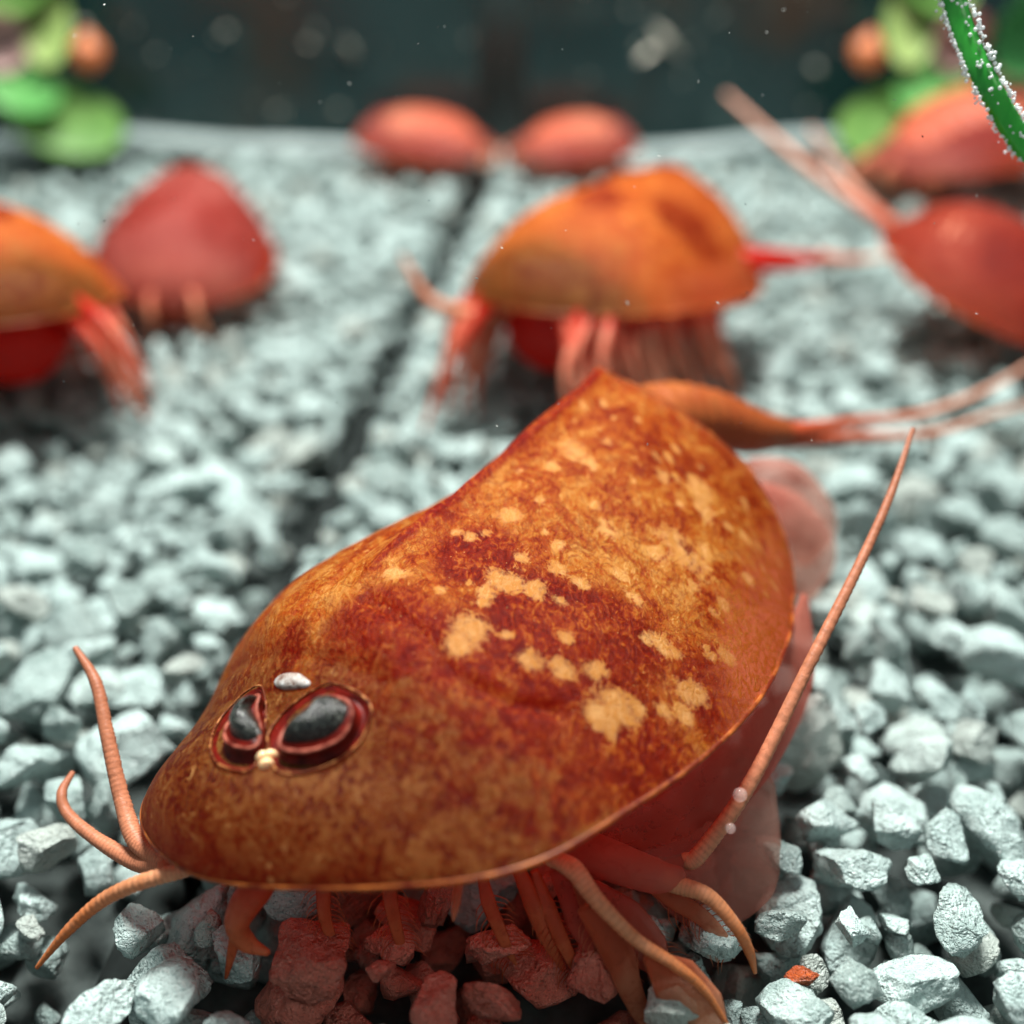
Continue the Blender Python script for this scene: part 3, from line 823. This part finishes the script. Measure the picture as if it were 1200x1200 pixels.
# long feelers of the first legs
fe = limb('feeler', root, [[0.80, 4.16, 0.50], [0.865, 4.17, 0.539], [1.111, 4.384, 0.787], [1.423, 4.796, 1.164], [1.722, 5.22, 1.466], [1.914, 5.527, 1.673], [2.068, 5.826, 1.868]], [0.038, 0.039, 0.034, 0.029, 0.025, 0.020, 0.011], M_ANT, n=260, m=12, rings=85, ripple=0.015, saw=0.22)
limb('feeler', root, [[0.70, 4.10, 0.47], [0.741, 4.062, 0.461], [0.889, 3.997, 0.451], [1.013, 3.925, 0.336], [1.084, 3.897, 0.197], [1.121, 3.878, 0.072]], [0.038, 0.042, 0.036, 0.030, 0.024, 0.010], M_ANT_O, n=120, m=12, rings=36, ripple=0.02, saw=0.22)
limb('leg', root, [[0.10, 4.35, 0.56], [0.24, 4.272, 0.514], [0.472, 4.149, 0.506], [0.66, 4.08, 0.49], [0.78, 4.09, 0.48]], [0.08, 0.11, 0.105, 0.09, 0.04], M_MEMB, [0.07, 0.09, 0.08, 0.07, 0.04], n=40, m=14)
limb('feeler', root, [[0.172, 4.054, 0.636], [0.271, 3.957, 0.671], [0.373, 3.849, 0.592], [0.541, 3.76, 0.449], [0.709, 3.701, 0.354], [0.848, 3.674, 0.217], [0.969, 3.616, 0.03]], [0.034, 0.044, 0.036, 0.030, 0.026, 0.020, 0.008], M_ANT_O, n=160, m=12, rings=50, ripple=0.02, saw=0.25)
limb('claw', root, [[0.60, 3.74, 0.36], [0.72, 3.71, 0.24], [0.86, 3.66, 0.10], [0.96, 3.61, 0.00]], [0.03, 0.115, 0.10, 0.012], M_CLAW, [0.02, 0.03, 0.025, 0.008], n=40, m=12, hint=(0, -0.8, 0.6))
limb('leg', root, [[0.342, 3.908, 0.497], [0.479, 3.82, 0.263], [0.518, 3.759, 0.165], [0.58, 3.72, 0.008], [0.644, 3.69, -0.134]], [0.06, 0.075, 0.06, 0.045, 0.012], M_CLAW, [0.03, 0.035, 0.03, 0.02, 0.008], n=40, m=12, hint=(0, -0.8, 0.6))
limb('leg', root, [[0.20, 4.05, 0.58], [0.34, 3.95, 0.36], [0.44, 3.88, 0.20], [0.50, 3.86, 0.06]], [0.04, 0.10, 0.09, 0.02], M_MEMB, [0.03, 0.03, 0.02, 0.008], n=30, m=12, hint=(0, -0.8, 0.6))
limb('leg', root, [[0.30, 4.02, 0.52], [0.50, 3.95, 0.36], [0.62, 3.88, 0.22], [0.70, 3.82, 0.10]], [0.04, 0.10, 0.10, 0.02], M_MEMB, [0.03, 0.03, 0.02, 0.008], n=30, m=12, hint=(0, -0.8, 0.6))
limb('leg', root, [[0.02, 4.05, 0.60], [0.10, 3.98, 0.40], [0.17, 3.93, 0.22], [0.24, 3.90, 0.06]], [0.03, 0.045, 0.035, 0.010], M_LEG, [0.03, 0.03, 0.02, 0.008], n=30, m=12, hint=(0, -0.8, 0.6))
# more thin leaf limbs reaching down in front, each with a fringe of bristles
def bristled(path, W, mat, count=26, length=0.10):
    P = np.asarray(path, float)
    lg = limb('leg', root, P, [W * .5, W, W * .9, W * .7, 0.006], mat, [W * .3, W * .3, W * .25, W * .2, 0.004], n=36, m=10, hint=(0.2, -0.8, 0.55))
    Q = catmull(P, 80); tq = np.gradient(Q, axis=0); tq /= np.linalg.norm(tq, axis=1)[:, None]
    sq = np.cross(tq, (0.2, -0.8, 0.55)); sq /= np.linalg.norm(sq, axis=1)[:, None]
    VV, FF, AA = [], [], []
    for b in range(count):
        i = int(18 + 58 * b / count); sd = 1 if b % 2 else -1
        st = Q[i] + sq[i] * sd * W * 0.8; L = length * rng.uniform(.6, 1.1)
        mid = st + sq[i] * sd * L * .5 + tq[i] * L * .35; en = st + sq[i] * sd * L * .75 + tq[i] * L * .9
        v, f, aa = sweep([st, mid, en], [0.0035, 0.0025, 0.001], n=5, m=4)
        o_ = len(VV); VV.extend(v - np.array(root.location)); FF.extend(tuple(q_ + o_ for q_ in ff) for ff in f); AA.extend(aa)
    tag(mesh_obj('bristles', VV, FF, mat, lg, attrs={'along': AA}), kind='stuff')
for pth, W in (([[0.28, 4.02, 0.55], [0.36, 3.94, 0.40], [0.42, 3.88, 0.25], [0.47, 3.84, 0.12], [0.50, 3.83, 0.02]], 0.045),
               ([[0.10, 4.06, 0.55], [0.16, 3.98, 0.40], [0.22, 3.93, 0.26], [0.27, 3.90, 0.14], [0.30, 3.88, 0.04]], 0.040),
               ([[0.42, 4.02, 0.46], [0.54, 3.94, 0.34], [0.64, 3.88, 0.24], [0.72, 3.84, 0.14], [0.78, 3.80, 0.04]], 0.045),
               ([[-0.15, 4.10, 0.58], [-0.11, 4.00, 0.42], [-0.06, 3.96, 0.28], [-0.02, 3.94, 0.16], [0.02, 3.93, 0.06]], 0.035),
               ([[0.55, 4.15, 0.44], [0.74, 4.08, 0.34], [0.88, 4.04, 0.26], [0.98, 4.00, 0.16], [1.04, 3.97, 0.06]], 0.045),
               ([[-0.55, 4.15, 0.60], [-0.56, 4.05, 0.42], [-0.54, 4.0, 0.28], [-0.52, 3.98, 0.16], [-0.50, 3.97, 0.06]], 0.035),
               ([[-0.85, 4.15, 0.62], [-0.86, 4.05, 0.46], [-0.86, 4.0, 0.32], [-0.84, 3.98, 0.2], [-0.82, 3.97, 0.08]], 0.035)):
    bristled(pth, W, M_CLAW if W > 0.04 else M_LEG)
# left side feelers
limb('feeler', root, [[-1.60, 4.16, 0.50], [-1.76, 4.272, 0.514], [-1.863, 4.451, 0.612], [-1.963, 4.688, 0.803], [-2.05, 4.898, 0.949], [-2.185, 5.068, 1.033]], [0.046, 0.046, 0.037, 0.033, 0.029, 0.015], M_ANT, n=180, m=12, rings=55, ripple=0.02, saw=0.2)
limb('feeler', root, [[-1.60, 4.14, 0.49], [-1.76, 4.219, 0.43], [-1.972, 4.343, 0.44], [-2.149, 4.48, 0.47], [-2.2, 4.572, 0.522], [-2.18, 4.701, 0.54]], [0.046, 0.044, 0.033, 0.028, 0.024, 0.013], M_ANT, n=160, m=12, rings=50, ripple=0.02, saw=0.2)
limb('feeler', root, [[-1.40, 4.05, 0.62], [-1.463, 3.998, 0.62], [-1.653, 3.968, 0.574], [-1.856, 3.986, 0.434], [-2.028, 3.948, 0.279], [-2.191, 3.89, 0.092]], [0.03, 0.036, 0.036, 0.033, 0.026, 0.010], M_ANT_O, n=140, m=12, rings=32, ripple=0.04)
limb('leg', root, [[-1.05, 4.0, 0.70], [-1.12, 3.898, 0.62], [-1.186, 3.873, 0.52], [-1.224, 3.857, 0.417], [-1.188, 3.85, 0.311], [-1.092, 3.826, 0.272]], [0.05, 0.075, 0.07, 0.055, 0.045, 0.014], M_LEG, n=40, m=10)
limb('leg', root, [[-1.21, 3.86, 0.45], [-1.224, 3.857, 0.40], [-1.268, 3.863, 0.238], [-1.318, 3.865, 0.052]], [0.03, 0.034, 0.024, 0.008], M_LEG, n=30, m=10)
limb('spine', root, [[-0.228, 3.88, 0.70], [-0.244, 3.805, 0.616], [-0.257, 3.786, 0.529]], [0.022, 0.020, 0.004], M_CLAW, n=16, m=8)
# leaf legs hanging under the shield
leg_rows(sh, root, 9, M_LEG, 0.50, 0.20, 0.14, sides=(-1,), s0=0.22, s1=0.85)
leg_rows(sh, root, 9, M_LEG, 0.55, 0.30, 0.20, sides=(1,), s0=0.24, s1=0.86)
limb('leg_fringe', root, [[0.35, 4.30, 0.55], [0.80, 4.42, 0.52], [1.20, 4.80, 0.66], [1.50, 5.30, 0.78], [1.62, 5.75, 0.84]], [0.06, 0.20, 0.24, 0.20, 0.04], M_MEMB, [0.03, 0.06, 0.06, 0.05, 0.02], n=60, m=16, hint=(0.6, -0.75, 0.35))
limb('leg_fringe', root, [[0.55, 4.30, 0.42], [0.90, 4.25, 0.30], [1.15, 4.40, 0.28], [1.30, 4.80, 0.40]], [0.05, 0.26, 0.27, 0.06], M_MEMB_P, [0.03, 0.07, 0.06, 0.02], n=60, m=16, hint=(0.5, -0.75, 0.45))
for P in ([[1.35, 6.6, 1.0], [1.62, 6.55, 0.85], [1.80, 6.5, 0.62], [1.80, 6.4, 0.40]], [[1.45, 6.9, 0.95], [1.70, 6.9, 0.85], [1.86, 6.8, 0.65], [1.84, 6.7, 0.45]]):
    limb('leg', root, P, [0.12, 0.20, 0.20, 0.07], M_MEMB_P, [0.08, 0.10, 0.08, 0.03], n=30, m=12, hint=(0, -0.8, 0.6))

# ---- the others, and reflections modelled as solid animals, out of focus behind it
def shrimp(label, pos, heading, pitch, roll, size, mat, leg_mat, leg=(7, 0.9, 0.35, 0.16), tail=None, filaments=(), feelers=(), spots=(), reds=(), eyes=True, q=None, body_mat=None, low=0.40):
    qq = dict(BASE_Q); qq.update(q or {})
    qq.update(head=heading, pitch=pitch, roll=roll, size=size, pos=pos)
    s = Shell(qq)
    c = s.at(0.5, 0.0)
    r = empty('tadpole_shrimp', (float(c[0]), float(c[1]), 0.0))
    tag(r, label, 'tadpole shrimp', 'tadpole shrimps in the aquarium')
    build_carapace(s, r, mat, 70, 61, spots, reds, (), thick=0.022 * size, lip=0.024 * size, size=size, headlen=0.17)
    t = tail
    if t is None:
        t = [s.to_world(np.array([0.0, qq['L'] * k_, 0.15])) for k_ in ((0.80, 0.85, 0.90) if low <= 0.1 else (0.98, 1.12, 1.28))]
    trunk(s, r, body_mat or M_BODY, t, [x * size for x in (0.4, 0.80, 0.92, 0.85, 0.5, 0.15, 0.10, 0.05)], rings=24, low=low, thick=[x * size for x in (0.35, 0.62, 0.66, 0.6, 0.35, 0.14, 0.10, 0.05)])
    n, drop, spread, w = leg
    leg_rows(s, r, n, leg_mat, drop, spread, w, fat=1.6, forward=0.30, jitter=0.22, s0=0.07)
    if low > 0.45:
        leg_rows(s, r, n, leg_mat, drop * 0.8, spread * 0.6, w * 0.8, fat=1.4, forward=0.35, jitter=0.25, s0=0.09, s1=0.7, t0=0.62)
    if eyes:
        simple_eye(s, r, 1, size); simple_eye(s, r, -1, size)
    for P, W, m_ in filaments:
        limb('tail_filament', r, P, W, m_, n=50, m=10, rings=30, ripple=0.06)
    for P, W, m_ in feelers:
        limb('feeler', r, P, W, m_, n=50, m=10, rings=30, ripple=0.06)
    return s, r

RED_SPOT = [(0.35, 0.5, 0.3), (0.45, -0.4, 0.3), (0.6, 0.7, 0.2)]
s, r = shrimp('orange tadpole shrimp facing left just behind the large one in front', [0.02, 9.15, 1.08], 0.62, -0.16, -0.08, 0.80, M_CAR_O, M_LEG_C, eyes=False,
    low=0.58, leg=(18, 1.7, 0.80, 0.065), reds=[(0.55, 0.55, 0.25), (0.35, 0.1, 0.15)],
    tail=[[2.0, 10.6, 0.95], [2.45, 10.75, 0.9], [2.8, 10.8, 0.88]],
    filaments=[([[2.7, 10.8, 0.9], [3.0, 10.75, 0.9], [3.4, 10.75, 0.95]], [0.07, 0.04, 0.015], M_TAIL)],
    feelers=[([[0.0, 9.6, 0.95], [-0.28, 9.50, 0.92], [-0.66, 9.70, 0.96], [-0.90, 10.0, 1.22]], [0.07, 0.07, 0.05, 0.02], M_ANT)])
shrimp('reflection of an orange and red tadpole shrimp, built solid, cut off by the left edge of the picture', [-3.62, 8.9, 1.08], -0.62, -0.18, 0.08, 0.78, M_CAR_O, M_LEG_C, eyes=False,
    low=0.58, leg=(18, 1.7, 0.80, 0.065), reds=[(0.55, 0.55, 0.25), (0.35, 0.1, 0.15)])  # mirror image in the side pane, modelled as a solid animal
shrimp('reflection of a pale pink domed tadpole shrimp, built solid at left, beyond the orange one at the edge', [-3.12, 10.9, 0.36], -0.10, 0.02, 0.05, 0.64, M_CAR_P, M_FAR, q=dict(roof=0.08, pw=0.75),
    leg=(6, 0.75, 0.20, 0.2), reds=RED_SPOT, body_mat=M_FAR, eyes=False)  # another side pane reflection given solid form
shrimp('red tadpole shrimp at right trailing two long tail filaments up to the left', [5.15, 10.35, 0.16], -0.92, 0.33, 0.12, 0.62, M_CAR_R, M_FAR,
    q=dict(w=[1.0, 1.10, 1.28, 1.38, 1.36, 1.12, 0.62, 0.22], h=[1, .66, .92, 1.06, 1.06, .92, .60, .36]), leg=(7, 0.7, 0.3, 0.2), reds=RED_SPOT, eyes=False, body_mat=M_FAR, low=0.15, tail=[[3.72, 11.6, 0.80], [3.64, 11.72, 0.83], [3.58, 11.79, 0.86]],
    filaments=[([[3.75, 11.6, 0.80], [3.58, 11.79, 0.86], [2.86, 12.51, 1.24], [2.17, 13.28, 1.71]], [0.09, 0.06, 0.05, 0.025], M_TAIL),
               ([[3.75, 11.65, 0.82], [3.60, 11.85, 0.88], [3.36, 12.38, 1.03], [3.03, 13.09, 1.42]], [0.08, 0.055, 0.045, 0.02], M_TAIL)])
shrimp('coral red tadpole shrimp below the green plant in the upper right', [4.30, 14.9, 0.36], 1.2, 0.12, -0.10, 0.78, M_CAR_P, M_FAR,
    q=dict(w=[1.0, 1.10, 1.28, 1.38, 1.36, 1.12, 0.62, 0.22], h=[1, .5, .70, .82, .82, .72, .50, .30]), low=0.1, leg=(6, 0.7, 0.3, 0.2), reds=RED_SPOT, eyes=False, body_mat=M_FAR)
shrimp('reflection of a faint pink tadpole shrimp, built solid against the dark glass, left of a similar pair', [-0.26, 15.9, 0.30], -1.2, 0.06, 0.0, 0.48, M_CAR_P, M_FAR,
    q=dict(h=[1, .5, .66, .76, .78, .74, .66, .6]), low=0.1, leg=(5, 0.5, 0.2, 0.2), eyes=False, body_mat=M_FAR)
shrimp('reflection of a faint pink tadpole shrimp, built solid against the dark glass, right of a similar pair', [0.04, 15.9, 0.30], 1.2, 0.04, 0.1, 0.43, M_CAR_P, M_FAR,
    q=dict(h=[1, .5, .66, .76, .78, .74, .66, .6]), low=0.1, leg=(5, 0.5, 0.2, 0.2), eyes=False, body_mat=M_FAR)  # both of this pair are reflections in the glass, shaped as animals

# ------------------------------------------------------------------ plants
def leaf_mat(name, a, b, c):
    k = NT(name)
    n = k.noise(k.objco(), 3.0, 6, 0.6)
    col = k.ramp(n, [(0.3, a), (0.5, b), (0.72, c)])
    s = k.bsdf(col, 0.4, 0.4, k.bump(n, 0.3, 0.03))
    return k.done(k.translucent(s, c, 0.45))
M_LEAF = leaf_mat('green_leaf', (0.09, 0.24, 0.05), (0.16, 0.34, 0.08), (0.26, 0.44, 0.13))
M_LEAF2 = leaf_mat('bright_leaf', (0.07, 0.30, 0.06), (0.13, 0.42, 0.11), (0.22, 0.52, 0.17))
M_LEAF3 = leaf_mat('yellow_leaf', (0.20, 0.34, 0.08), (0.30, 0.44, 0.14), (0.44, 0.50, 0.22))
M_LEAFD = leaf_mat('dark_leaf', (0.03, 0.16, 0.05), (0.05, 0.24, 0.07), (0.10, 0.34, 0.10))
M_PETAL = leaf_mat('mauve_petal', (0.38, 0.24, 0.22), (0.48, 0.31, 0.29), (0.56, 0.40, 0.36))
M_BUD = leaf_mat('orange_bud', (0.50, 0.13, 0.05), (0.62, 0.22, 0.09), (0.70, 0.34, 0.16))
M_STEM = leaf_mat('plant_stem', (0.06, 0.16, 0.04), (0.10, 0.22, 0.05), (0.14, 0.28, 0.07))

def leaf(root, name, c, half, tilt, mat, cup=0.12):
    """an oval leaf with a midrib fold, its own thickness and a curl"""
    L, W = half
    V, Fc = [], []
    nu, nv = 14, 8
    for side in (1, -1):
        for i in range(nu + 1):
            u = -1 + 2 * i / nu
            wv = W * math.sqrt(max(0.0, 1 - abs(u) ** 2.2)) + 0.004
            for j in range(nv + 1):
                t = -1 + 2 * j / nv
                V.append((u * L, side * 0.012, t * wv) + np.array([0, -cup * (t * t * wv + 0.5 * u * u * L) , 0]))
    m = nv + 1; n1 = (nu + 1) * m
    for i in range(nu):
        for j in range(nv):
            a = i * m + j
            Fc.append((a, a + 1, a + m + 1, a + m)); Fc.append((n1 + a, n1 + a + m, n1 + a + m + 1, n1 + a + 1))
    edge = [j for j in range(m)] + [i * m + nv for i in range(1, nu + 1)] + [nu * m + j for j in range(nv - 1, -1, -1)] + [i * m for i in range(nu - 1, 0, -1)]
    for a, b in zip(edge, edge[1:] + edge[:1]): Fc.append((a, b, b + n1, a + n1))
    V = np.array(V) @ euler_m(tilt[0], tilt[1], tilt[2]).T + np.array(c) - np.array(root.location)
    return mesh_obj(name, V, Fc, mat, root)

def plant(label, x, flip, extra):
    root = empty('aquarium_plant', (x, 16.0, 0.0))
    tag(root, label, 'plant', 'plants by the back glass')
    def X(dx): return x + flip * dx
    P = lambda pts: np.array([(X(a), b, c) for a, b, c in pts]) - np.array(root.location)
    for pts in ([(0.2, 16.3, -0.1), (0.15, 16.3, 0.9), (0.0, 16.3, 2.0), (0.1, 16.3, 3.2)], [(0.3, 16.35, -0.1), (0.45, 16.3, 1.0), (0.7, 16.2, 2.4)]):
        v, f, a = sweep(P(pts), [0.05, 0.045, 0.03], n=20, m=8, hint=(0, 1, 0))
        mesh_obj('stem', v, f, M_STEM, root)
    leaf(root, 'leaf', (X(-0.10), 15.95, 0.72), (0.72, 0.42), (-0.55, -0.25 * flip, 0.1), M_LEAF)
    leaf(root, 'leaf', (X(0.28), 15.8, 1.15), (0.45, 0.30), (-0.55, -0.2 * flip, 0), M_LEAF2)
    leaf(root, 'leaf', (X(-0.02), 16.1, 1.85), (0.32, 0.55), (-0.55, 0.15 * flip, 0), M_LEAF3)
    leaf(root, 'leaf', (X(0.22), 16.1, 2.3), (0.50, 0.35), (-0.55, 0.4 * flip, 0), M_LEAF)
    leaf(root, 'leaf', (X(0.0), 16.15, 2.7), (0.42, 0.36), (-0.55, -0.4 * flip, 0), M_LEAF2)
    leaf(root, 'petal', (X(0.52), 15.95, 1.72), (0.34, 0.36), (0.1, 0.2 * flip, 0.2), M_PETAL, 0.5)
    if extra:
        leaf(root, 'leaf', (X(1.05), 15.0, 1.95), (0.42, 0.50), (0.1, 0.3, 0), M_LEAFD)
        leaf(root, 'petal', (X(1.05), 15.4, 1.35), (0.30, 0.32), (0.1, 0.2, 0.2), M_PETAL, 0.5)
        leaf(root, 'leaf', (X(1.35), 15.3, 2.5), (0.5, 0.40), (0.1, 0.5, 0), M_LEAFD)
    # a round orange bud on its stalk
    c = np.array((X(-0.47), 16.1, 1.50)) - np.array(root.location)
    v, f, a = sweep([c + (0, 0, -0.22), c + (0, 0, -0.08), c + (0, 0, 0.08), c + (0.03, 0, 0.26)], [0.03, 0.19, 0.20, 0.03], n=18, m=14, hint=(0, 1, 0))
    bud = mesh_obj('bud', v, f, M_BUD, root)
    v, f, a = sweep([c + (0.0, 0, -0.2), c + (flip * 0.25, 0, -0.30), c + (flip * 0.5, 0.1, -0.4)], [0.03, 0.03, 0.03], n=12, m=8)
    mesh_obj('stalk', v, f, M_STEM, bud)
plant('leafy green plant with orange bud by the back glass in the upper right', 4.78, 1, True)
plant('reflection of the leafy green plant with orange bud, built solid in the upper left', -5.60, -1, False)  # mirror image of the right plant, given geometry of its own

# the bright green blade close to the lens, furred with tiny bubbles
k = NT('bright_green_blade')
n_ = k.noise(k.mapping(k.objco(), (1, 1, 0.3)), 8.0, 5)
M_BLADE = k.done(k.translucent(k.bsdf(k.ramp(n_, [(0.35, (0.010, 0.24, 0.02)), (0.65, (0.05, 0.46, 0.05))]), 0.25, 0.5, coat=0.4), (0.05, 0.6, 0.05), 0.25))
k = NT('air_bubble')
gl = k.n('ShaderNodeBsdfGlass'); gl.inputs['IOR'].default_value = 1.28; gl.inputs['Roughness'].default_value = 0.02
M_BUBBLE = k.done(gl.outputs[0])
k = NT('clear_bubble')
M_CLEARB = k.done(k.clear(k.bsdf((0.75, 0.60, 0.55), 0.05, 1.0), 0.80))
k = NT('silvery_bubble')
M_SILVER = k.done(k.clear(k.bsdf((0.85, 0.90, 0.90), 0.08, 1.0), 0.45))
BL = np.array([[1.95, 6.85, 5.2], [2.067, 6.747, 4.098], [2.176, 6.678, 3.799], [2.255, 6.556, 3.603], [2.365, 6.433, 3.407], [2.56, 6.4, 3.164], [2.86, 6.339, 2.878], [3.5, 6.4, 1.6], [3.75, 6.5, -0.1]])
root = empty('grass_blade', (3.75, 6.5, 0.0))
tag(root, 'bright green grass blade beaded with tiny bubbles at the top right corner', 'grass blade')
v, f, a = sweep(BL - np.array(root.location), [0.05, 0.055, 0.055, 0.055, 0.058, 0.06, 0.06, 0.055, 0.05], [0.022] * 9, n=110, m=12, hint=(0, 1, 0.3))
mesh_obj('blade', v, f, M_BLADE, root)
CP = catmull(BL, 400)
tn = np.gradient(CP, axis=0); tn /= np.linalg.norm(tn, axis=1)[:, None]
sdv = np.cross(tn, (0, 1, 0.3)); sdv /= np.linalg.norm(sdv, axis=1)[:, None]
BV, BF = [], []
bm = bmesh.new(); bmesh.ops.create_icosphere(bm, subdivisions=2, radius=1.0)
IV = np.array([v_.co[:] for v_ in bm.verts]); IF = [tuple(x.index for x in f_.verts) for f_ in bm.faces]; bm.free()
for _ in range(620):
    i = int(rng.integers(60, 330)); side = rng.choice([-1, 1])
    c = CP[i] + sdv[i] * side * (0.058 + abs(rng.normal(0, 0.012))) + np.array([0, -1, 0.2]) * rng.uniform(-0.005, 0.035) - np.array(root.location)
    if rng.random() < 0.10: c = CP[i] + sdv[i] * rng.uniform(-0.02, 0.045) + np.array([0, -0.034, 0]) - np.array(root.location)
    b = len(BV); BV.extend(IV * rng.uniform(0.003, 0.011) * (1, 1, 1) + c); BF.extend(tuple(b + t for t in f_) for f_ in IF)
o = mesh_obj('bubbles', BV, BF, M_SILVER, root); tag(o, kind='stuff')

# air bubbles clinging to the large shrimp
bm = bmesh.new(); bmesh.ops.create_icosphere(bm, subdivisions=3, radius=1.0)
IV3 = np.array([v_.co[:] for v_ in bm.verts]); IF3 = [tuple(x.index for x in f_.verts) for f_ in bm.faces]; bm.free()
for c, rad, lab in (((1.04, 4.27, 0.81), 0.034, 'larger of two round air bubbles beside the long right feeler'), ((0.99, 4.16, 0.71), 0.025, 'smaller of two round air bubbles on the long right feeler')):
    o = mesh_obj('air_bubble', IV3 * rad, IF3, M_CLEARB)
    o.location = c
    tag(o, lab, 'bubble', 'air bubbles on the feeler')

# specks drifting in the water at about the focal distance
k = NT('drifting_speck')
M_SPECK = k.done(k.bsdf(k.ramp(k.noise(k.pos(), 2.5, 2), [(0.46, (0.02, 0.025, 0.025)), (0.54, (0.55, 0.58, 0.55))]), 0.5, 0.3))
ce = []
while len(ce) < 110:
    zc_ = rng.uniform(5.9, 6.7); a_ = rng.uniform(-.42, .42); b_ = rng.uniform(0.05, .42)
    y_ = zc_ * (math.cos(PITCH) + b_ * math.sin(PITCH)); z_ = CAM_Z + zc_ * (-math.sin(PITCH) + b_ * math.cos(PITCH))
    ce.append((zc_ * a_, y_, z_))
o = flecks('drifting_specks', ce, rng.uniform(0.003, 0.009, len(ce)), M_SPECK)
tag(o, 'tiny dark and pale specks drifting in the water', 'specks', kind='stuff')
